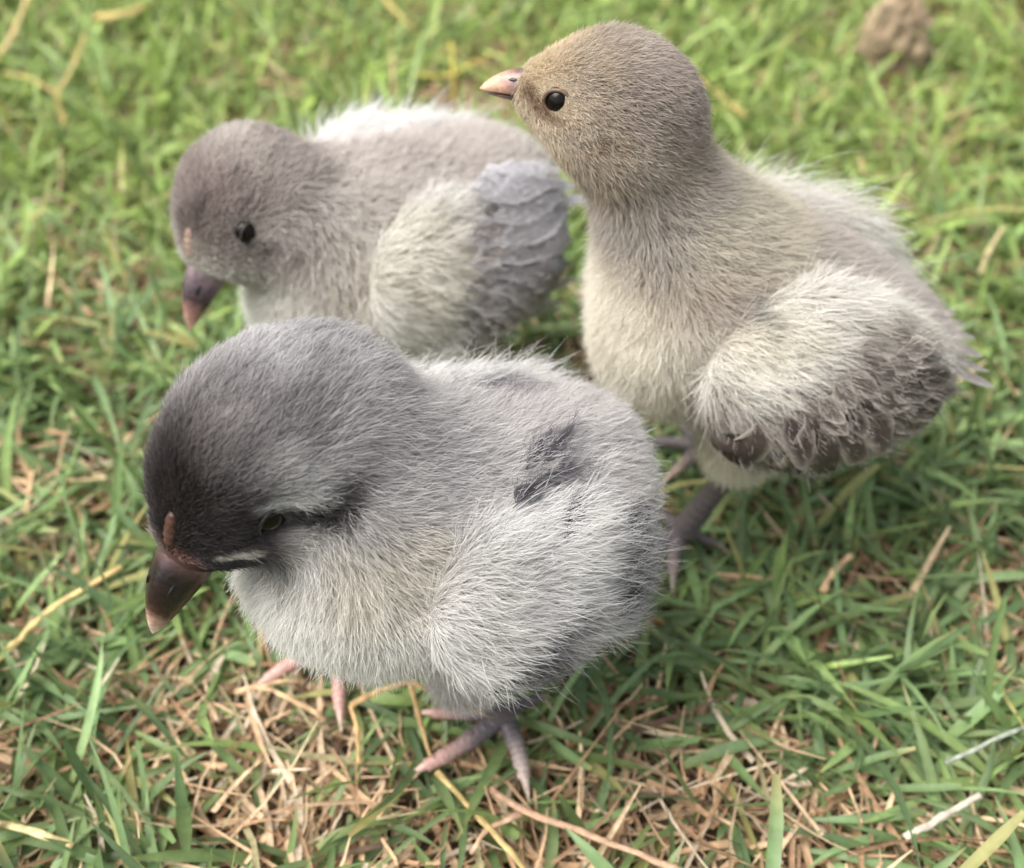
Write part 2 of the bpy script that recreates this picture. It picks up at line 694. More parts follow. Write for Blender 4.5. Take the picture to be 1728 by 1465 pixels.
def feather(name, root, d, nrm, L, W, colr, edge, parent, sdf=None, off=.06, curve=.25, tipround=.5, mid=None):
    """one vane: rows along the shaft, five columns across, hugging the body underneath"""
    rows, cols = 9, 5
    d = unit(d)
    nrm = unit(nrm - (np.dot(nrm, d)) * d)
    side = np.cross(nrm, d)
    s = np.linspace(0, 1, rows)
    w = W * .5 * np.clip(np.sin(np.clip(s, 0, 1) ** .55 * math.pi * (1 - .02)) ** tipround, .06, 1)
    w *= .12 + .88 * sstep(0, .34, s)
    w *= np.where(s > .85, np.sqrt(np.clip((1.02 - s) / .17, 0, 1)), 1)
    u = np.linspace(-1, 1, cols)
    S, U = np.meshgrid(s, u, indexing='ij')
    P = (np.array(root)[None, None] + d * (S * L)[..., None] + side * (U * w[:, None])[..., None]
         - nrm * (curve * L * .35 * S ** 2)[..., None] - nrm * (U ** 2 * w[:, None] * .28)[..., None])
    P += vnoise3(P, 3.5, 31) * .03
    P = P.reshape(-1, 3)
    if sdf is not None:
        for _ in range(2):
            dist = sdf(P)
            g = gradient(sdf, P)
            P = P + g * np.clip(off - dist, 0, 1)[:, None]
    # paler rim, darker shaft stripe
    Ue, Se = np.abs(U).ravel(), S.ravel()
    e = np.maximum(sstep(.45, 1, Ue), sstep(.82, 1, Se)) * .85
    c = np.array(colr)[None] * (1 - e)[:, None] + np.array(edge)[None] * e[:, None]
    c *= (1 + .14 * vnoise(P, 7, 8))[:, None]
    idx = np.arange(rows * cols).reshape(rows, cols)
    F = np.stack([idx[:-1, :-1], idx[:-1, 1:], idx[1:, 1:], idx[1:, :-1]], -1).reshape(-1, 4)
    o = new_mesh(name, P, F, MAT['feather'], parent, col=c)
    return o


def build_beak(root, H, hf, hl, hu, start, length, w, h, cols, droop, gape=.03, low_col=None):
    """upper and lower mandible lofted along the head axis; cols = list of (s, colour)"""
    rows, seg = 16, 14
    s = np.linspace(0, 1, rows)

    def colour(sv, top=0):
        xs = [q for q, _ in cols]
        return np.stack([np.interp(sv, xs, [c[k] for _, c in cols]) for k in range(3)], -1)
    ang = np.linspace(0, 2 * math.pi, seg, endpoint=False)
    V, C = [], []
    for k, sv in enumerate(s):
        wid = w * (1 - sv ** 1.5) ** .75 + .018
        hei = h * (1 - sv ** 2.4) ** .75 + .02
        ctr = H + hf * (start + length * sv) - hu * (droop * sv ** 2.2)
        yy = np.cos(ang) * wid * (1 - .45 * np.maximum(np.sin(ang), 0) ** 1.5)
        zz = np.where(np.sin(ang) > 0, np.sin(ang) * hei, np.sin(ang) * hei * .22)
        # overhanging cutting edge at the tip
        V.append(ctr + yy[:, None] * hl + zz[:, None] * hu)
        C.append(np.repeat(colour(np.array([sv])), seg, 0))
    tip = H + hf * (start + length * 1.012) - hu * (droop * 1.06)
    V = np.concatenate(V + [tip[None]])
    C = np.concatenate(C + [colour(np.array([1.0]))])
    F = []
    for k in range(rows - 1):
        for i in range(seg):
            j = (i + 1) % seg
            F.append((k * seg + i, k * seg + j, (k + 1) * seg + j, (k + 1) * seg + i))
    n = rows * seg
    for i in range(seg):
        F.append(((rows - 1) * seg + i, (rows - 1) * seg + (i + 1) % seg, n))
    ub = new_mesh('upper_beak', V, F, MAT['horn'], root, col=C)
    # lower mandible
    V, C = [], []
    l2 = length * .86
    for k, sv in enumerate(s):
        wid = w * .80 * (1 - sv ** 1.4) ** .8 + .012
        hei = h * .48 * (1 - sv ** 1.6) ** .8 + .012
        ctr = H + hf * (start + l2 * sv) - hu * (droop * .8 * sv ** 2.2 + gape + .2 * h)
        yy = np.cos(ang) * wid
        zz = np.where(np.sin(ang) > 0, np.sin(ang) * hei * .15, np.sin(ang) * hei)
        V.append(ctr + yy[:, None] * hl + zz[:, None] * hu)
        C.append(np.repeat(colour(np.array([sv])), seg, 0))
    V = np.concatenate(V + [(H + hf * (start + l2 * 1.01) - hu * (droop * .82 + gape + .2 * h))[None]])
    C = np.concatenate(C + [colour(np.array([1.0]))])
    if low_col is not None:
        C = C * .25 + np.array(low_col) * .75
    new_mesh('lower_beak', V, F, MAT['horn'], root, col=C)
    # nostrils: small dark slits under a horny flap
    for sg in (1, -1):
        ctr = H + hf * (start + length * .36) - hu * (droop * .10) + hu * (h * .50) + hl * sg * (w * .42)
        a = np.linspace(0, 2 * math.pi, 10, endpoint=False)
        rows_ = []
        for q in np.linspace(-1, 1, 7):
            rr = math.sqrt(max(0, 1 - q * q)) + .02
            rows_.append(ctr + hf * q * .17 * length + (np.cos(a)[:, None] * hl * .05 * sg + np.sin(a)[:, None] * hu * h * .16) * rr)
        V2 = np.concatenate(rows_)
        F2 = [(k * 10 + i, k * 10 + (i + 1) % 10, (k + 1) * 10 + (i + 1) % 10, (k + 1) * 10 + i) for k in range(6) for i in range(10)]
        new_mesh('nostril', V2, F2, MAT['horn'], ub, col=np.full((len(V2), 3), .008))
    return ub


def ico(c, r, fwd, up, seg=18, rings=12):
    f = unit(fwd)
    l = unit(np.cross(up, f))
    u = np.cross(f, l)
    th = np.linspace(0, math.pi, rings + 1)
    ph = np.linspace(0, 2 * math.pi, seg, endpoint=False)
    V = []
    for t in th:
        for p in ph:
            V.append(np.array(c) + f * r[0] * math.cos(t) + (l * r[1] * math.cos(p) + u * r[2] * math.sin(p)) * math.sin(t))
    F = [(k * seg + i, (k + 1) * seg + i, (k + 1) * seg + (i + 1) % seg, k * seg + (i + 1) % seg) for k in range(rings) for i in range(seg)]
    return np.array(V), F


def build_eye(root, c, out, fwd, r, lid, lidcol, browcol, ring_r=.15):
    """ball turned outward, ring of eyelid skin round it and an upper lid"""
    out = unit(out)
    fwd = unit(fwd - (np.dot(fwd, out)) * out)
    up = np.cross(fwd, out)
    if up[2] < 0:
        up = -up
    V, F = ico((0, 0, 0), (r, r, r), (0, 1, 0), (0, 0, 1))
    e = new_mesh('eye', V, F, MAT['eye'], root, loc=Vector(np.array(c) * CM))
    from mathutils import Matrix
    Rm = Matrix((fwd, out, up)).transposed()
    e.rotation_euler = Rm.to_euler()
    # eyelid ring
    a = np.linspace(0, 2 * math.pi, 25)
    ring = np.array(c) + out * (r * .62) + (np.cos(a)[:, None] * fwd * 1.10 + np.sin(a)[:, None] * up * .98) * r * .88
    V, F = tube(ring, np.full(25, r * ring_r), 6, cap=False)
    new_mesh('eyelid', V, F, MAT['comb'], root, col=np.broadcast_to(lidcol, V.shape))
    # upper lid: part of a slightly larger sphere, down to the opening
    if lid > 0:
        th = np.linspace(-1.25, 1.25, 15)
        ph = np.linspace(0, lid, 7)
        V = []
        for p in ph:
            ax = up * math.cos(p) + out * math.sin(p)
            for t in th:
                V.append(np.array(c) + (ax * math.cos(t) + fwd * math.sin(t)) * r * 1.07)
        V = np.array(V)
        F = [(k * 15 + i, k * 15 + i + 1, (k + 1) * 15 + i + 1, (k + 1) * 15 + i) for k in range(6) for i in range(14)]
        C = np.broadcast_to(browcol, V.shape)
        new_mesh('upper_eyelid', V, F, MAT['comb'], root, col=C)
    return e


def leg_colour(n, seg, base, tipc, s0=.55, bands=0):
    s = np.repeat(np.linspace(0, 1, n), seg)
    w = sstep(s0, 1, s)[:, None]
    if bands:                       # dark joints between the scutes
        k = 1 - .40 * np.exp(-(np.mod(s * bands, 1) / .22) ** 2)[:, None] * (1 - .6 * w)
        return k * (np.array(base) * (1 - w) + np.array(tipc) * w)
    return np.array(base) * (1 - w) + np.array(tipc) * w


def build_leg(root, knee, ankle, toes, r, base, toebase, tipc):
    """tarsus with scutes, toes as separate tapering tubes and a claw on each (all coordinates in chick cm)"""
    n = 90
    P = spline([knee, (np.array(knee) * .5 + np.array(ankle) * .5), ankle], n)
    s = np.linspace(0, 1, n)
    R = r * (1.15 - .25 * np.sin(s * math.pi) + .1 * s) * (1 + .07 * (np.mod(s * 11, 1) - .5))
    V, F = tube(P, R, 12)
    C = leg_colour(n, 12, base, base, .55, 11)
    leg = new_mesh('leg', V, F, MAT['leg'], root, col=C)
    for tpts, tr, tcol in toes:
        m = 90
        Q = spline([ankle] + [np.array(q, float) for q in tpts], m)
        s = np.linspace(0, 1, m)
        Rr = tr * (1.1 - .42 * s) * (1 + .09 * (np.mod(s * 12, 1) - .5)) * (1 + .14 * np.exp(-((s - .4) / .07) ** 2) + .12 * np.exp(-((s - .72) / .06) ** 2))
        V, F = tube(Q[:-8], Rr[:-8], 10)
        new_mesh('toe', V, F, MAT['leg'], leg, col=leg_colour(m - 8, 10, toebase, tcol, .25, 11))
        d = unit(Q[-1] - Q[-12])
        base_p = Q[-12]
        cl = [base_p, base_p + d * .16 + np.array([0, 0, .03]), base_p + d * .32 - np.array([0, 0, .01]), base_p + d * .46 - np.array([0, 0, .10])]
        V, F = tube(spline(cl, 10), np.linspace(tr * .62, .012, 10), 8)
        new_mesh('claw', V, F, MAT['horn'], leg, col=leg_colour(10, 8, tcol, lin(214, 200, 180), .1))
    return leg


def build_chick(spec):
    S = spec
    root = bpy.data.objects.new('chick', None)
    root.empty_display_size = .02
    COL.objects.link(root)
    root.location = (S['base'][0] * CM, S['base'][1] * CM, 0)
    root.rotation_euler = (0, 0, math.radians(S['heading']))
    tag(root, S['label'], 'chick', 'chicks on the lawn')
    H = np.array(S['head'], float)
    hf = unit(S['hf'])
    hl = unit(np.cross((0, 0, 1), hf))
    hu = np.cross(hf, hl)
    rl = math.radians(S.get('roll', 0))
    hl, hu = hl * math.cos(rl) + hu * math.sin(rl), hu * math.cos(rl) - hl * math.sin(rl)
    hs = np.array(S['hsize'], float)
    loc = lambda a, b, c: H + hf * a + hl * b + hu * c
    # ---- body: one continuous implicit surface
    prims = list(S['prims'])
    prims.append((ellipsoid(H, hs, hf, hu), S.get('kneck', 1.2)))
    prims.append((ellipsoid(loc(hs[0] * .74, 0, -hs[2] * .16), (hs[0] * .58, hs[1] * .54, hs[2] * .50), hf, hu), .6))     # face
    for sg in (1, -1):
        prims.append((ellipsoid(loc(hs[0] * .12, sg * hs[1] * .55, -hs[2] * .45), (.62 * hs[0], .42 * hs[1], .45 * hs[2]), hf, hu), .5))   # cheek
    body = blend(prims)
    V, F = surface_nets(body, S['lo'], S['hi'], .13)
    colf = S['color']
    wsd = []
    o = new_mesh('body', V, F, MAT['skin'], root, col=colf(V) * .7)
    # ---- eyes
    er = S['eye_r']
    eyes = []
    for sg in (1, -1):
        ax = unit(hf * .14 + hl * sg * 1.0 + hu * .08)
        st = loc(hs[0] * S['eye_at'][0], 0, hs[2] * S['eye_at'][1])
        ts = np.linspace(0, 3, 200)
        d = body(st + ax * ts[:, None])
        hit = ts[np.argmax(d > 0)]
        c = st + ax * (hit - er * (S.get('eye_in', .45) if sg == 1 else S.get('far_eye_in', S.get('eye_in', .45))))
        eyes.append(c)
        build_eye(root, c, ax, hf, er, S.get('lid', 0) if sg == 1 else S.get('lid', 0), S['lidcol'], S['browcol'], S.get('ring', .15))
    # ---- beak and comb
    bs = S['beak']
    bf = unit(hf + hu * bs.get('tilt', 0))
    bu = unit(hu - (hu @ bf) * bf)
    bl = np.cross(bu, bf)
    B0 = loc(0, 0, -hs[2] * bs.get('low', .2))
    build_beak(root, B0, bf, bl, bu, bs['start'], bs['length'], bs['w'], bs['h'], bs['cols'], bs['droop'], low_col=bs.get('low_col'))
    if 'comb' in S:
        cb = S['comb']
        m = 22
        t = np.linspace(0, 1, m)
        pts = []
        for q in t:
            st = loc(hs[0] * (cb['from'] + (cb['to'] - cb['from']) * q), 0, 0)
            ts = np.linspace(0, 3, 300)
            d = body(st + hu * ts[:, None])
            pts.append(st + hu * (ts[np.argmax(d > 0)] + cb['h'] * -.72))
        R = cb['h'] * (.55 + .45 * np.sin(t * math.pi) ** .5) * (1 + .06 * np.sin(t * 31) * (t > .15) + .04 * np.sin(t * 75))
        R[0] *= .3
        R[-1] *= .3
        Vc, Fc = tube(np.array(pts), R, 8)
        new_mesh('comb', Vc, Fc, MAT['comb'], root, col=np.broadcast_to(cb['col'], Vc.shape))
    # ---- down over the body
    beakc = B0 + bf * (bs['start'] + .1)

    def flow(P):
        q = P - H
        wh = 1 - sstep(.75, 1.25, np.linalg.norm(np.stack([q @ hf / hs[0], q @ hl / hs[1], q @ hu / hs[2]], -1), axis=-1) - .35)
        fh = -hf[None] * 1.0 + unit(q) * .0 + np.array([[-.10, 0, -.25]])
        breast = sstep(.8, 3.2, P[:, 0] * 1.0 + (6.0 - P[:, 2]) * .35)
        fb = np.stack([-1 + 1.1 * breast, .05 * P[:, 1], -.35 - .9 * breast], -1)
        return unit(fh) * wh[:, None] + unit(fb) * (1 - wh)[:, None]

    R_ = sample_surface(V, F, S['n_down'])
    extra = sample_surface(V, F, S['n_down'])       # the head carries finer, denser down
    R_ = np.concatenate([R_, extra[np.linalg.norm(extra - H, axis=1) < hs[0] * 1.25]])
    N_ = gradient(body, R_)
    q = R_ - H
    headw = 1 - sstep(.95, 1.6, np.linalg.norm(np.stack([q @ hf / hs[0], q @ hl / hs[1], q @ hu / hs[2]], -1), axis=-1))
    L = S['len_body'] * (1 - headw) + S['len_head'] * headw
    ed = np.minimum(np.linalg.norm(R_ - eyes[0], axis=1), np.linalg.norm(R_ - eyes[1], axis=1))
    L = L * (.55 + .45 * sstep(er * .9, er * 2.2, ed))
    bd = np.linalg.norm(R_ - beakc, axis=1)
    L = L * (.45 + .55 * sstep(.4, 1.6, bd))
    keep = (ed > er * .86) & ~((((R_ - B0) @ bf) > bs['start'] + .12) & (bd < max(bs['w'], bs['h']) * 1.1))
    if 'comb' in S:
        pc = np.array(pts)
        cd = np.min(np.linalg.norm(R_[:, None] - pc[None, ::3], axis=2), axis=1)
        keep &= (cd > cb['h'] * .85) | (rng.uniform(0, 1, len(cd)) < .22)
    for fn, side in S.get('bald', []):
        keep &= ~fn(R_)
    R_, N_, L, headw = R_[keep], N_[keep], L[keep], headw[keep]
    L = L * rng.lognormal(0, .14, len(L)) * (1 + .18 * vnoise(R_, 1.1, 77))
    lift = np.radians(S['lift'] * (1 - headw) + S['lift_head'] * headw) * np.ones(len(L))
    c = colf(R_) * np.exp(rng.normal(0, S.get('cvar', .16), len(L)))[:, None]
    c = c * (1 + .12 * vnoise(R_, 2.7, 41))[:, None]
    rad = S['rad'] * rng.uniform(.7, 1.3, len(L))
    make_down('down', R_, N_, flow(R_), L, lift, c, rad, root, clump=S.get('clump', .3), seed=S['seed'],
              jitter=S['jit'] * (1 - headw) + S['jit_head'] * headw)
    # ---- wings
    for wg in S['wings']:
        sg = wg['side']
        mir = np.array([1, sg, 1.0])
        wf, wu = unit(np.array(wg['dir']) * mir), np.array(wg['up'], float) * mir
        wc = np.array(wg['c'], float) * mir
        wsdf = ellipsoid(wc, wg['r'], wf, wu)
        # the long tip: second smaller ellipsoid behind
        w2 = ellipsoid(wc - wf * wg['r'][0] * .55 + np.array(wg.get('tipoff', (0, 0, 0))) * mir, np.array(wg['r']) * np.array([.75, .85, .75]), wf, wu)
        wsum = blend([(wsdf, 0), (w2, .5)])
        rr = max(wg['r']) * 1.8
        Vw, Fw = surface_nets(wsum, wc - rr, wc + rr, .13)
        wcol = wg['color']
        wob = new_mesh('wing', Vw, Fw, MAT['skin'], root, col=wcol(Vw * mir) * .7)
        both = blend([(body, 0), (wsum, .3)])
        bar = [[], [], [], []]
        for (pos, d, Lf, Wf, cc, ec, off, curve) in wg['feathers']:
            p = np.array(pos, float) * mir
            dd = unit(np.array(d, float) * mir)
            g = gradient(both, p[None])[0]
            fo = feather('feather', p, dd, g, Lf, Wf, cc, ec, wob, both, off, curve)
            fv = np.array([v.co for v in fo.data.vertices]) / CM
            fn = np.array([v.normal for v in fo.data.vertices])
            fn *= np.sign((fn @ g))[:, None] + 1e-6
            nb, lb = wg.get('barbs', (200, .22))
            pick = rng.integers(0, len(fv), nb)
            bar[0].append(fv[pick] + rng.normal(0, .05, (nb, 3)) + fn[pick] * .03)
            bar[1].append(fn[pick])
            ctr = p + dd * (((fv[pick] - p) @ dd)[:, None])
            bar[2].append(dd + wg.get('spread', .75) * unit(fv[pick] - ctr))
            mixc = rng.uniform(0, 1, (nb, 1)) ** 1.5
            bar[3].append(np.array(cc) * (1 - mixc) + np.array(ec) * mixc)
        if bar[0]:
            a_, b_, c_, d_ = [np.concatenate(q) for q in bar]
            make_down('barbs', a_, unit(b_), c_, lb * rng.lognormal(0, .3, len(a_)), np.radians(9) * np.ones(len(a_)), d_, S['rad'] * .9, wob, clump=.15, droop=.1, seed=9)
        Rw = sample_surface(Vw, Fw, wg['n'])
        Nw = gradient(wsum, Rw)
        k = body(Rw) > -.15
        if 'bare' in wg:
            k &= ~wg['bare'](Rw * mir)
        Rw, Nw = Rw[k], Nw[k]
        fl = np.broadcast_to(-wf + np.array([0, 0, -.25]), Rw.shape)
        Lw = wg['len'] * rng.lognormal(0, .25, len(Rw)) * (1 + .3 * vnoise(Rw, 1.3, 12))
        cw = wcol(Rw * mir) * np.exp(rng.normal(0, .16, len(Rw)))[:, None] * (1 + .15 * vnoise(Rw, 3, 43))[:, None]
        make_down('wing_down', Rw, Nw, fl, Lw, np.radians(wg['lift']) * np.ones(len(Rw)), cw, S['rad'] * rng.uniform(.7, 1.3, len(Rw)), wob, clump=.5, jitter=S['jit'], seed=S['seed'] + 3)
    for (pos, d, Lf, Wf, cc, ec, curve) in S.get('tail', []):
        feather('tail_feather', np.array(pos, float), np.array(d, float), np.array([0, 0, 1.0]), Lf, Wf, cc, ec, root, None, .03, curve)
    for lg in S['legs']:
        build_leg(root, **lg)
    return root


def frame(hf, roll=0):
    hf = unit(hf)
    hl = unit(np.cross((0, 0, 1), hf))
    hu = np.cross(hf, hl)
    rl = math.radians(roll)
    return hf, hl * math.cos(rl) + hu * math.sin(rl), hu * math.cos(rl) - hl * math.sin(rl)


def head_point(H, hf, roll=0):
    f, l, u = frame(hf, roll)
    return lambda a, b, c: np.array(H) + f * a + l * b + u * c


GREY, PALE, WHITE = lin(168, 163, 160), lin(206, 203, 196), lin(226, 224, 218)
CREAM = lin(224, 216, 188)
DARK, BLACK = lin(46, 39, 37), lin(48, 44, 45)


def fan(p0, p1, d0, d1, n, L, W, c, e, off=.08, curve=.25, dc=.12, shuffle=1.0, step=0):
    """a row of feathers: roots from p0 to p1, directions from d0 to d1"""
    out = []
    for i in range(n):
        t = i / max(1, n - 1)
        p = np.array(p0) * (1 - t) + np.array(p1) * t + rng.normal(0, .06, 3) * shuffle
        d = unit(np.array(d0) * (1 - t) + np.array(d1) * t) + rng.normal(0, .09, 3) * shuffle
        k = np.exp(rng.normal(0, dc))
        out.append((p, d, L * (1 + rng.normal(0, .08)), W * (1 + rng.normal(0, .1)), np.array(c) * k, np.array(e) * k, off + (step * i if step else .03 * (i % 3)), curve))
    return out


def spec_front():
    H, hfv, roll = (3.26, -.18, 7.92), (.731, .390, -.552), -11
    hp = head_point(H, hfv, roll)
    pl = [
        ((-.6, 0, 7.0), (3.2, 2.6, 2.0), lin(174, 170, 168), 1),          # back
        ((3.2, .6, 4.4), (2.4, 2.4, 2.4), lin(216, 213, 204), 1),         # breast
        ((1.7, 1.7, 6.3), (1.1, .9, .9), lin(192, 186, 168), .6),         # yellowish side of the neck
        (hp(-1.0, 0, .2), (1.7, 1.9, 1.6), lin(146, 144, 144), 1),        # nape
        (hp(-.8, -.5, 1.1), (1.0, 1.0, .6), lin(184, 182, 182), .75),
        (hp(.1, 0, .4), (1.7, 1.4, 1.5), lin(108, 104, 103), .95),        # crown
        (hp(.2, .2, 1.1), (.5, .35, .6), lin(150, 144, 142), .6),
        (hp(1.05, 0, .55), (1.15, 1.15, 1.2), DARK, .97),                     # forehead
        (hp(1.35, .3, -.3), (.95, 1.2, .9), lin(36, 30, 29), .97),        # face
        (hp(1.95, 0, .10), (.45, .40, .45), lin(108, 80, 74), .85),         # bare skin at the base of the beak
        ((3.15, 1.15, 7.45), (.75, .6, .30), lin(36, 32, 31), .92),       # dark round and behind the eye
        ((2.75, 1.15, 7.60), (.50, .6, .27), lin(36, 33, 32), .85),
        ((2.45, 1.10, 7.80), (.40, .6, .27), lin(46, 43, 42), .75),
        ((2.30, 1.05, 8.02), (.32, .6, .25), lin(76, 72, 71), .6),
        ((3.20, 1.15, 8.02), (.55, .6, .17), lin(204, 206, 198), .65),     # pale brow
        ((2.95, 1.05, 8.35), (.7, .6, .26), lin(168, 167, 165), .7),
        ((3.98, 1.03, 7.02), (.28, .5, .16), lin(208, 204, 192), .7),    # pale spot at the gape
        ((-1.1, -1.1, 6.8), (.5, .45, .5), lin(96, 92, 96), .7),          # dark tuft at the far shoulder
        ((-.8, 1.25, 6.7), (.7, .40, .4), lin(120, 117, 120), .35),
    ]
    wing = patches(lin(198, 196, 193), [
        ((-2.4, 1.9, 5.2), (.6, 1.2, 1.5), lin(140, 138, 140), .7),
        ((-.45, 2.8, 4.8), (.95, .9, .6), lin(78, 76, 79), .92, 2.4),
        ((-1.9, 2.3, 5.2), (.7, .9, 1.2), lin(100, 98, 101), .8, 2.2),
        ((.9, 2.4, 5.9), (.6, .8, .9), lin(176, 172, 166), .5),
    ])
    dk, ed = lin(84, 82, 86), lin(150, 148, 150)
    scap = lin(72, 70, 74)
    wf = (fan((-.2, 2.7, 4.9), (.7, 2.6, 4.7), (-.9, .1, -.55), (-.7, .05, -.7), 6, 1.25, .5, dk, ed, .14, .25)
          + fan((-1.3, 2.5, 4.7), (-1.8, 1.9, 5.9), (-.9, -.1, -.35), (-1, -.3, .0), 8, 1.15, .5, dk, ed, .14, .45)
          + fan((-.35, 1.75, 6.55), (-1.05, 1.0, 6.95), (-.9, -.2, .05), (-1, -.35, .0), 6, .9, .26, scap, lin(140, 138, 142), .16, .06, .35, 3.0))
    leg, pink = lin(112, 102, 106), lin(196, 156, 146)
    return dict(
        label='grey chick with dark brown face and lowered head, nearest the camera', base=(-.8, 12.9), heading=202, seed=1,
        head=H, hf=hfv, roll=roll, hsize=(1.60, 1.22, 1.34), kneck=.9,
        prims=[(ellipsoid((-.1, 0, 5.2), (2.8, 2.15, 1.75), (1, 0, .05)), 0),
               (ellipsoid((1.9, .05, 5.2), (1.8, 1.9, 1.55)), 1.0),
               (ellipsoid((-1.62, 0, 5.3), (1.38, 1.65, 1.3)), .8),
               (cone((1.2, 0, 5.6), (2.15, -.35, 7.75), 1.75, 1.32), 1.0),
               (cone((.3, 1.2, 3.7), (.6, 1.25, 2.6), 1.0, .5), .6),
               (cone((.9, -1.2, 3.7), (1.6, -1.3, 2.6), 1.0, .5), .6)],
        lo=(-5, -3.6, .8), hi=(6.2, 3.8, 10), color=patches(GREY, pl),
        eye_r=.30, eye_at=(.30, .12), eye_in=.84, far_eye_in=1.05, lid=.30, ring=.09, lidcol=lin(40, 37, 35), browcol=lin(176, 182, 166),
        beak=dict(start=1.70, length=1.52, w=.50, h=.48, droop=.44, low=.18, tilt=-.02,
                  cols=[(0, lin(140, 100, 94)), (.14, lin(96, 72, 70)), (.30, lin(36, 30, 30)), (.62, lin(40, 28, 27)), (.74, lin(78, 52, 47)), (.83, lin(190, 150, 134)), (1, lin(236, 212, 194))]),
        comb={'from': .78, 'to': 1.10, 'h': .12, 'col': lin(86, 60, 52)},
        n_down=300000, len_body=.46, len_head=.28, lift=40, lift_head=28, rad=.0044, clump=.34, jit=.34, jit_head=.2, cvar=.26,
        wings=[dict(side=1, c=(-.3, 2.0, 5.4), r=(1.8, .65, 1.48), dir=(1, .22, .15), up=(0, -.42, 1), color=wing, feathers=wf, n=60000, len=.50, lift=30, barbs=(90, .2)),
               dict(side=-1, c=(-.45, 2.0, 5.3), r=(1.9, .6, 1.5), dir=(1, .22, .15), up=(0, -.42, 1), color=wing,
                    feathers=fan((-.4, 1.6, 6.6), (-1.0, 1.0, 6.9), (-.9, -.2, .05), (-1, -.3, 0), 4, .7, .4, lin(84, 82, 88), lin(150, 148, 150), .08, .3), n=34000, len=.55, lift=30)],
        legs=[dict(knee=(.55, 1.25, 2.3), ankle=(-.2, 1.2, .45), r=.21, base=leg, toebase=lin(100, 94, 98), tipc=pink,
                   toes=[([(.73, 1.42, .30), (1.66, 1.49, .08)], .185, pink), ([(-.22, 1.84, .28), (-.13, 2.52, .05)], .18, lin(190, 172, 164)),
                         ([(.45, .75, .25), (1.1, .35, .05)], .16, pink), ([(-.6, 1.0, .25), (-1.1, .9, .05)], .13, leg)]),
              dict(knee=(1.6, -1.3, 2.3), ankle=(2.2, -1.5, .5), r=.21, base=leg, toebase=lin(176, 138, 130), tipc=pink,
                   toes=[([(3.1, -1.6, .35), (4.0, -1.48, .10)], .185, pink), ([(2.5, -.9, .25), (2.7, -.2, .05)], .17, pink),
                         ([(2.8, -2.3, .25), (3.3, -2.8, .05)], .16, pink), ([(1.8, -1.5, .25), (1.3, -1.4, .05)], .13, leg)])],
    )


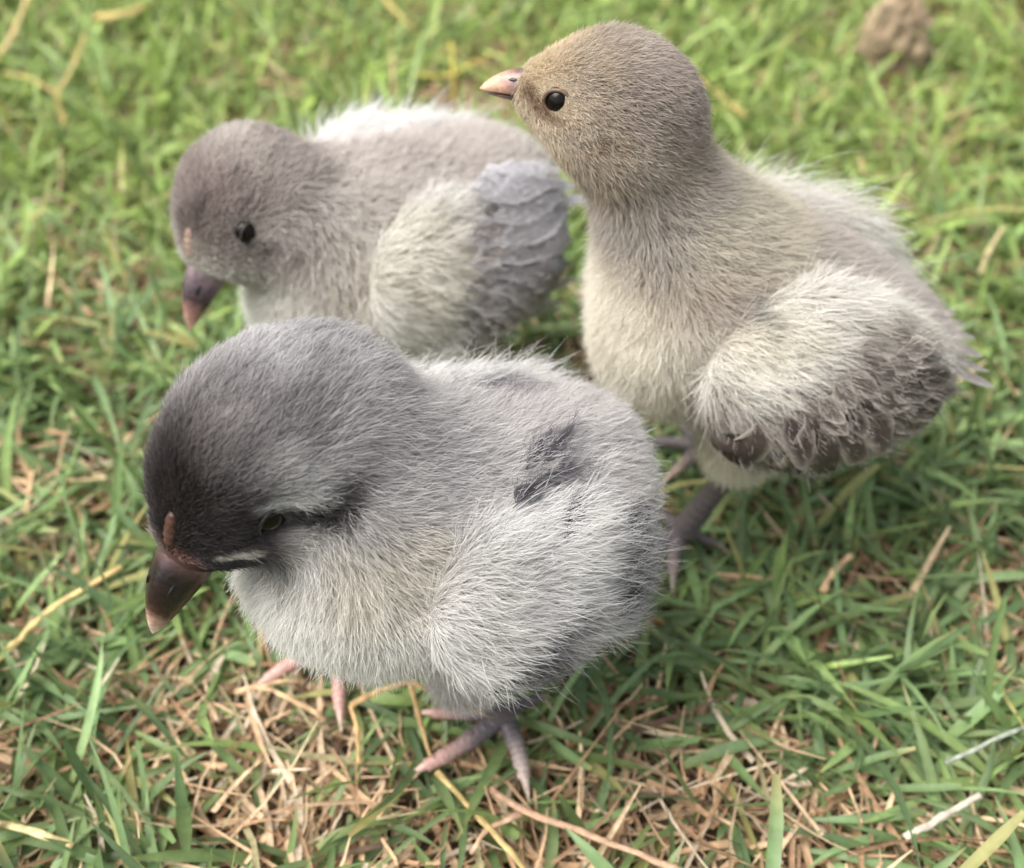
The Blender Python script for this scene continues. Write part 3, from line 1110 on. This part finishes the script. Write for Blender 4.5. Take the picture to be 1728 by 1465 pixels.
def spec_tall():
    H, hfv, roll = (3.55, -.05, 10.45), (.975, -.21, .12), 2
    hp = head_point(H, hfv, roll)
    pl = [
        ((3.6, 1.0, 5.8), (2.2, 2.4, 2.2), lin(212, 204, 184), .95),       # pale breast
        ((1.5, 1.4, 2.8), (2.2, 2.2, 1.5), lin(198, 191, 168), .9),       # cream belly and thigh
        ((1.2, 0, 8.2), (2.0, 2.0, .9), lin(186, 178, 158), .7),
        ((-2.6, 0, 6.2), (2.6, 2.6, 1.9), lin(166, 158, 152), .9),        # rump
        ((2.2, 0, 7.6), (1.3, 2.2, .7), lin(148, 136, 124), .6),
        (hp(0, 0, -.3), (1.9, 1.6, 1.5), lin(150, 137, 121), 1),
        (hp(-.6, 0, .3), (1.3, 1.5, 1.0), lin(138, 128, 121), .9),
        (hp(1.15, 0, .15), (.8, 1.1, .75), lin(176, 158, 131), .9),      # buff face
        (hp(.75, .9, -.6), (.6, .5, .4), lin(168, 153, 132), .7),
        (hp(1.2, .75, .06), (.5, .5, .13), lin(96, 76, 60), .85),         # dark line to the eye
        (hp(.30, .95, -.42), (.32, .4, .16), lin(122, 104, 88), .5),
    ]
    wing = patches(lin(216, 211, 199), [
        ((.2, 2.6, 5.1), (2.6, 1.1, 1.2), lin(90, 82, 77), .95, 1.3),
        ((-1.5, 2.3, 6.1), (1.3, 1.2, 1.25), lin(92, 84, 80), .92, 1.8),
        ((1.35, 2.4, 4.8), (.95, 1.0, .7), lin(104, 96, 90), .85, 1.6),
        ((1.0, 2.2, 6.9), (1.0, .8, .5), lin(216, 208, 188), .7),
        ((1.0, 1.9, 7.15), (.45, .4, .14), lin(110, 112, 112), .7),
    ])
    dk, ed = lin(86, 77, 72), lin(180, 171, 161)
    wf = (fan((1.45, 2.4, 5.35), (-1.7, 2.3, 5.75), (-.25, .0, -1), (-1, -.1, -.30), 11, 1.30, .52, dk, ed, .14, .25, .20, .9, .012)
          + fan((1.15, 2.5, 5.75), (-1.6, 2.2, 6.25), (-.35, .0, -.9), (-1, -.1, -.25), 10, .95, .46, lin(82, 74, 69), lin(178, 169, 160), .26, .22, .22, .9, .010)
          + fan((.3, 2.5, 6.05), (-1.3, 2.1, 6.65), (-.55, .0, -.8), (-1, -.15, -.2), 6, .75, .40, lin(120, 112, 106), lin(206, 199, 188), .34, .2, .2, .9, .008))
    slate = lin(104, 96, 97)
    return dict(
        label='tall buff grey chick standing with its neck stretched and head raised', base=(5.3, 17.6), heading=183, seed=2,
        head=H, hf=hfv, roll=roll, hsize=(1.32, 1.06, 1.02), kneck=1.0,
        prims=[(ellipsoid((.05, 0, 5.5), (2.9, 2.05, 1.95), (1, 0, .44)), 0),
               (ellipsoid((2.0, 0, 5.9), (1.45, 1.75, 1.95), (1, 0, .5)), 1.0),
               (ellipsoid((-2.3, 0, 4.75), (1.3, 1.25, .95), (1, 0, .35)), .8),
               (cone((1.9, 0, 7.0), (3.1, .1, 9.4), 1.5, .84), 1.2),
               (cone((.4, 1.1, 4.3), (.75, 1.1, 3.25), 1.15, .62), .7),
               (cone((.4, -1.1, 4.3), (.75, -1.1, 3.25), 1.15, .62), .7)],
        lo=(-5.6, -3.6, .8), hi=(6.2, 3.8, 12.4), color=patches(lin(162, 154, 145), pl),
        eye_r=.24, eye_at=(.62, .05), eye_in=.75, lid=0, lidcol=lin(112, 92, 74), browcol=lin(120, 100, 80),
        beak=dict(start=1.3, length=1.0, w=.33, h=.33, droop=.16, low=.10, tilt=-.02,
                  cols=[(0, lin(124, 100, 96)), (.35, lin(104, 84, 82)), (.6, lin(176, 136, 120)), (.8, lin(216, 170, 142)), (1, lin(226, 186, 156))], low_col=lin(78, 64, 62)),
        n_down=220000, len_body=.44, len_head=.22, lift=42, lift_head=36, rad=.0052, clump=.24, jit=.32, jit_head=.30,
        wings=[dict(side=1, c=(-.05, 1.95, 5.85), r=(2.1, .75, 1.75), dir=(1, .16, .22), up=(0, -.38, 1), color=wing, feathers=wf, n=34000, len=.42, lift=34, barbs=(100, .15), spread=.4, bare=lambda P: (rng.uniform(0, 1, len(P)) < .6) & (P[:, 2] < 5.75 - .28 * P[:, 0] + .35 * vnoise(P, 2, 6)) & (P[:, 0] < 1.5)),
               dict(side=-1, c=(-.05, 1.95, 5.85), r=(2.1, .75, 1.75), dir=(1, .16, .22), up=(0, -.38, 1), color=wing, feathers=[], n=9000, len=.8, lift=24)],
        tail=[((-2.9, y, 5.35 - abs(y) * .2), (-1, y * .35, -.30), 1.35, .42, lin(150, 143, 138), lin(190, 186, 180), .3) for y in (-.8, -.45, -.1, .25, .55, .85)],
        legs=[dict(knee=(.65, 1.1, 2.8), ankle=(1.55, 1.0, .5), r=.25, base=slate, toebase=slate, tipc=slate,
                   toes=[([(1.8, 1.45, .25), (1.89, 1.95, .03)], .17, lin(150, 132, 128)), ([(2.0, 1.1, .25), (2.7, 1.2, .05)], .17, slate),
                         ([(1.8, .5, .25), (2.1, -.1, .05)], .16, slate), ([(1.2, 1.0, .25), (.8, 1.1, .05)], .12, slate)]),
              dict(knee=(.65, -1.1, 2.8), ankle=(.75, -1.5, .5), r=.24, base=slate, toebase=slate, tipc=slate,
                   toes=[([(1.1, -1.25, .3), (1.55, -.95, .08)], .17, lin(160, 140, 128)), ([(.95, -2.4, .3), (1.08, -3.3, .1)], .17, slate),
                         ([(1.2, -1.9, .28), (1.9, -2.2, .05)], .16, slate), ([(.4, -1.5, .25), (.0, -1.5, .05)], .12, slate)])],
    )


def spec_back():
    H, hfv, roll = (4.0, -.32, 6.9), (.70, .40, -.58), 2
    hp = head_point(H, hfv, roll)
    pl = [
        ((-1, 0, 7.2), (3.6, 2.4, 1.8), lin(176, 168, 162), .9),           # back
        ((3.6, .6, 3.4), (2.4, 2.4, 2.0), lin(222, 220, 208), 1),          # breast
        ((1.8, 1.8, 4.8), (1.3, 1.4, 1.8), lin(196, 186, 172), .7),
        ((1.2, -2.0, 7.0), (2.2, 1.2, 1.2), lin(228, 226, 222), .9),       # pale far shoulder
        (hp(0, 0, 0), (1.9, 1.7, 1.6), lin(124, 113, 109), 1),             # head
        (hp(1.0, 0, .8), (.9, .16, .7), lin(84, 74, 72), .6),              # line up from the comb
        (hp(.6, 1.0, -.1), (.6, .5, .3), lin(70, 62, 60), .8),
        (hp(.6, .7, -1.0), (.9, .6, .3), lin(150, 140, 134), .7),
    ]
    wing = patches(lin(208, 204, 196), [
        ((1.0, 2.0, 5.4), (1.3, 1.2, 1.3), lin(218, 212, 190), .7),
        ((-1.6, 2.3, 5.2), (1.4, 1.4, 2.0), lin(176, 173, 176), .9),
        ((-.2, 2.6, 4.3), (.9, 1.0, .8), lin(142, 134, 131), .9),
    ])
    lav, le = lin(176, 173, 177), lin(220, 218, 222)
    wf = (fan((.1, 2.4, 4.0), (-.3, 1.7, 6.4), (-.95, -.05, -.30), (-1, -.25, -.12), 9, 2.55, .50, lav, le, .06, .22, .10, .35, .045)
          + fan((.6, 2.5, 4.1), (.3, 2.0, 6.0), (-.9, .0, -.35), (-1, -.2, -.12), 6, 1.1, .46, lin(150, 143, 142), le, .12, .2, .12, .5, .05)
          + fan((-.2, 1.6, 6.7), (-1.2, 1.3, 6.6), (-.95, -.1, -.2), (-1, -.2, -.1), 4, 1.3, .45, lin(192, 190, 194), lin(214, 212, 214), .34, .2, .08, .6))
    slate = lin(120, 106, 104)
    return dict(
        label='brown-headed grey chick with layered wing feathers, pecking behind the others', base=(-1.9, 21.5), heading=207, seed=3,
        head=H, hf=hfv, roll=roll, hsize=(1.40, 1.14, 1.16), kneck=.9,
        prims=[(ellipsoid((.15, 0, 5.0), (2.7, 2.1, 1.95), (1, 0, -.02)), 0),
               (ellipsoid((2.2, .1, 4.2), (1.9, 2.0, 2.0)), 1.0),
               (ellipsoid((-1.55, 0, 5.4), (1.3, 1.5, 1.2)), .8),
               (cone((1.8, 0, 5.4), (3.2, 0, 6.4), 1.75, 1.2), 1.0),
               (cone((.3, 1.2, 3.4), (.6, 1.25, 2.0), 1.1, .55), .6),
               (cone((.3, -1.2, 3.4), (.6, -1.3, 2.0), 1.1, .55), .6)],
        lo=(-5.4, -3.6, .6), hi=(6.8, 3.8, 9.4), color=patches(lin(184, 178, 170), pl),
        eye_r=.25, eye_at=(.36, .26), eye_in=.75, lid=0, ring=.10, lidcol=lin(56, 50, 48), browcol=lin(96, 86, 82),
        beak=dict(start=1.42, length=1.45, w=.48, h=.48, droop=.28, low=.18, tilt=-.05,
                  cols=[(0, lin(150, 128, 130)), (.35, lin(104, 90, 96)), (.6, lin(70, 56, 60)), (.8, lin(170, 128, 118)), (1, lin(216, 172, 156))]),
        comb={'from': .74, 'to': 1.10, 'h': .15, 'col': lin(160, 136, 122)},
        n_down=130000, len_body=.44, len_head=.22, lift=44, lift_head=38, rad=.0075, clump=.24, jit=.4, jit_head=.35,
        wings=[dict(side=1, c=(.2, 1.9, 5.2), r=(2.1, .65, 1.75), dir=(1, .18, .10), up=(0, -.38, 1), color=wing, feathers=wf, n=15000, len=.5, lift=24, bare=lambda P: P[:, 0] < -.8 + 1.5 * vnoise(P, 1.6, 3), barbs=(95, .16), spread=.25),
               dict(side=-1, c=(.2, 1.9, 5.5), r=(2.0, .6, 1.5), dir=(1, .18, .10), up=(0, -.38, 1), color=patches(lin(226, 224, 220), []), feathers=[], n=12000, len=.6, lift=30)],
        tail=[((-2.45, y, 5.5), (-1, y * .3, .0), 1.2, .5, lin(176, 174, 178), lin(206, 204, 206), .3) for y in (-.8, -.3, .3, .8)],
        legs=[dict(knee=(.6, 1.25, 2.2), ankle=(.2, 1.2, .45), r=.2, base=slate, toebase=slate, tipc=slate,
                   toes=[([(.8, 1.3, .3), (1.5, 1.4, .08)], .17, slate), ([(.5, 1.7, .28), (.9, 2.2, .05)], .17, slate), ([(.6, .8, .25), (1.1, .4, .05)], .16, slate), ([(-.2, 1.2, .25), (-.7, 1.2, .05)], .12, slate)]),
              dict(knee=(.6, -1.3, 2.2), ankle=(1.0, -1.3, .45), r=.2, base=slate, toebase=slate, tipc=slate,
                   toes=[([(1.6, -1.3, .3), (2.3, -1.3, .08)], .17, slate), ([(1.4, -.8, .28), (1.8, -.4, .05)], .17, slate), ([(1.4, -1.8, .25), (1.8, -2.3, .05)], .16, slate), ([(.6, -1.3, .25), (.2, -1.3, .05)], .12, slate)])],
    )


SPECS = [spec_front(), spec_tall(), spec_back()]
for S_ in SPECS:
    h_ = math.radians(S_['heading'])
    for lg_ in S_['legs']:
        for q_ in [lg_['ankle']] + [q for t_ in lg_['toes'] for q in t_[0]]:
            FEET.append((S_['base'][0] + q_[0] * math.cos(h_) - q_[1] * math.sin(h_), S_['base'][1] + q_[0] * math.sin(h_) + q_[1] * math.cos(h_), .75))
build_thatch()
build_grass()
for S_ in SPECS:
    build_chick(S_)

PROPS = [
    ('straw', 'thick pale yellow straw with a bent joint, left of the nearest beak', 'straw', (226, 198, 138), 0.085, [(-10.96, 12.64, 0.1), (-10.23, 13.57, 0.3), (-9.61, 14.36, 0.5), (-8.37, 15.42, 0.55)], [], 0.6),
    ('forked_straw', 'forked yellow dry stem standing in the upper left lawn', 'straw', (214, 190, 124), 0.085, [(-14.88, 34.44, 0.0), (-15.04, 34.79, 0.5), (-15.12, 35.03, 1.0)], [[(-15.12, 35.03, 1.0), (-16.14, 35.62, 1.2), (-17.21, 36.26, 1.1)], [(-15.12, 35.03, 1.0), (-14.76, 36.26, 1.4), (-14.85, 38.01, 1.6)]], 0.35),
    ('forked_straw', 'forked tan stem under the belly of the nearest chick', 'straw', (206, 172, 122), 0.07, [(-3.14, 12.12, 0.4), (-2.59, 12.33, 0.6), (-1.98, 12.4, 0.8)], [[(-1.98, 12.4, 0.8), (-1.79, 11.74, 0.7), (-1.53, 11.03, 0.4)], [(-1.98, 12.4, 0.8), (-1.08, 12.06, 0.6), (-0.27, 11.79, 0.4)], [(-3.14, 12.12, 0.4), (-2.99, 11.66, 0.3), (-2.91, 11.02, 0.1)]], 0.6),
    ('straw', 'long thin yellow straw running down from the pink toe', 'straw', (208, 184, 126), 0.06, [(-1.41, 10.81, 0.2), (-0.69, 9.95, 0.35), (0.08, 9.04, 0.35), (0.42, 8.57, 0.2)], [], 0.6),
    ('straw', 'bent pinkish tan straw below the nearest foot', 'straw', (208, 172, 142), 0.075, [(-0.42, 10.45, 0.2), (0.17, 9.97, 0.4), (1.28, 9.51, 0.4), (2.77, 8.91, 0.35), (3.37, 8.57, 0.2)], [[(0.17, 9.89, 0.38), (-0.45, 9.61, 0.3), (-0.73, 9.26, 0.1)]], 0.6),
    ('forked_straw', 'forked tan straw lying by the far pink toe of the nearest chick', 'straw', (212, 180, 140), 0.065, [(-5.47, 12.48, 0.3), (-4.95, 12.49, 0.45), (-4.28, 12.23, 0.4), (-3.63, 11.91, 0.2)], [[(-4.95, 12.49, 0.45), (-4.62, 12.63, 0.45), (-4.23, 12.69, 0.35)]], 0.6),
    ('stick', 'straight whitish stick in the lower right corner of the lawn', 'stick', (206, 200, 182), 0.07, [(7.02, 9.44, 0.35), (7.76, 9.79, 0.45), (8.55, 10.18, 0.5)], [], 0.8),
    ('stick', 'thin grey green stalk above the whitish stick', 'stick', (168, 176, 160), 0.05, [(8.12, 10.87, 0.4), (8.78, 11.14, 0.5), (9.43, 11.44, 0.5), (10.11, 11.7, 0.4)], [], 0.8),
    ('straw', 'pale flattened straw at the lower left edge of the picture', 'straw', (218, 198, 148), 0.085, [(-9.79, 9.91, 0.2), (-8.53, 9.52, 0.4), (-7.83, 9.32, 0.3)], [], 0.45),
    ('forked_straw', 'bright yellow forked stem between the two raised backs', 'straw', (216, 200, 104), 0.075, [(-2.01, 36.25, 0.0), (-2.01, 36.47, 0.9)], [[(-2.01, 36.47, 0.9), (-1.3, 37.01, 1.1), (-0.54, 37.71, 1.1)], [(-2.01, 36.47, 0.9), (-2.05, 36.96, 1.3), (-2.13, 37.69, 1.5)], [(-2.01, 36.47, 0.9), (-2.7, 36.2, 1.0), (-3.39, 36.75, 0.8)]], 0.45),
    ('straw', 'yellow straw lying behind the neck of the tall chick', 'straw', (206, 178, 118), 0.08, [(5.28, 39.91, 0.5), (6.63, 36.38, 0.6), (7.82, 34.41, 0.5)], [], 0.6),
    ('straw', 'thin straw leaning on the lump of mud', 'straw', (214, 196, 158), 0.045, [(12.51, 38.97, 0.6), (12.7, 38.92, 1.6), (13.08, 39.3, 2.5)], [], 0.6),
    ('straw', 'short yellow straw at the top edge above the crouching chick', 'straw', (206, 190, 118), 0.08, [(-5.24, 43.67, 0.6), (-4.49, 42.22, 0.6), (-3.75, 40.97, 0.4)], [], 0.6),
    ('dry_leaf', 'narrow tan leaf blade in the top left corner', 'dry leaf', (220, 194, 138), 0.1, [(-18.52, 38.32, 0.3), (-18.01, 39.6, 0.9), (-17.91, 41.46, 1.4)], [], 0.25),
    ('dry_leaf', 'broad tan dead leaf lying in the upper left lawn', 'dry leaf', (204, 184, 118), 0.28, [(-15.77, 41.85, 0.4), (-14.52, 41.61, 0.7), (-13.89, 42.95, 0.5)], [], 0.12),
    ('straw', 'tan straw lying right of the wing of the tall chick', 'straw', (206, 176, 138), 0.09, [(6.61, 14.93, 0.3), (6.91, 15.37, 0.5), (7.32, 15.72, 0.6)], [], 0.5),
    ('straw', 'pale straw standing among the blades at the right edge', 'straw', (214, 196, 150), 0.07, [(13.27, 26.22, 0.2), (13.44, 26.57, 0.7), (13.97, 27.29, 1.0)], [], 0.5),
]
CLOD = [(14.0, 39.64, 0.2)]


def build_straw(name, label, cat, colr, r, stem, branches, flat):
    def piece(nm, pts, parent, r0, r1):
        n = 5 * (len(pts) - 1) + 1
        P = spline(np.array(pts), n)
        P = P + rng.normal(0, r * .12, P.shape)
        R = np.linspace(r0, r1, n) * (1 + .10 * rng.normal(0, 1, n))
        for k in range(len(pts)):                       # swollen joints
            R[min(n - 1, 5 * k)] *= 1.18
        V, F = tube(P, R, 8)
        V = V.reshape(n, 8, 3)
        V[..., 2] = P[:, None, 2] + (V[..., 2] - P[:, None, 2]) * flat
        V = V.reshape(-1, 3)
        C = lin(*colr)[None] * (1 + .14 * np.repeat(rng.normal(0, 1, n), 8)[:, None])
        return new_mesh(nm, V, F, MAT['dry'], parent, col=np.clip(C, 0, .9))
    o = piece(name, stem, None, r, r * .8)
    for b in branches:
        piece('branch', b, o, r * .85, r * .5)
    tag(o, label, cat, None)


for p_ in PROPS:
    build_straw(*p_)


def build_clod():
    c = np.array(CLOD[0])
    V, F = ico((0, 0, 0), (1, 1, 1), (0, 0, 1), (1, 0, 0), 56, 40)
    d = unit(V)
    lump = .92 + .28 * np.abs(vnoise(d, 4.5, 13)) + .34 * vnoise(d, 1.7, 3) + .22 * vnoise(d, 3.6, 4) + .18 * vnoise(d, 8, 6) + .10 * vnoise(d, 17, 8)
    P = d * lump[:, None] * np.array([1.15, 1.0, .95])
    P[:, 0] += .30 * np.maximum(P[:, 2], 0)
    P[:, 2] *= 1 + 1.1 * np.maximum(d[:, 2], 0)
    C = lin(160, 142, 118)[None] * (1 + .28 * vnoise(d, 5, 9) + .2 * vnoise(d, 14, 10))[:, None]
    o = new_mesh('mud_lump', P + c + np.array([-.1, .1, -.05]), F, MAT['clod'], col=np.clip(C, .02, .8))
    tag(o, 'crumbly dried brown lump of mud on the upper right lawn', 'mud lump')


build_clod()
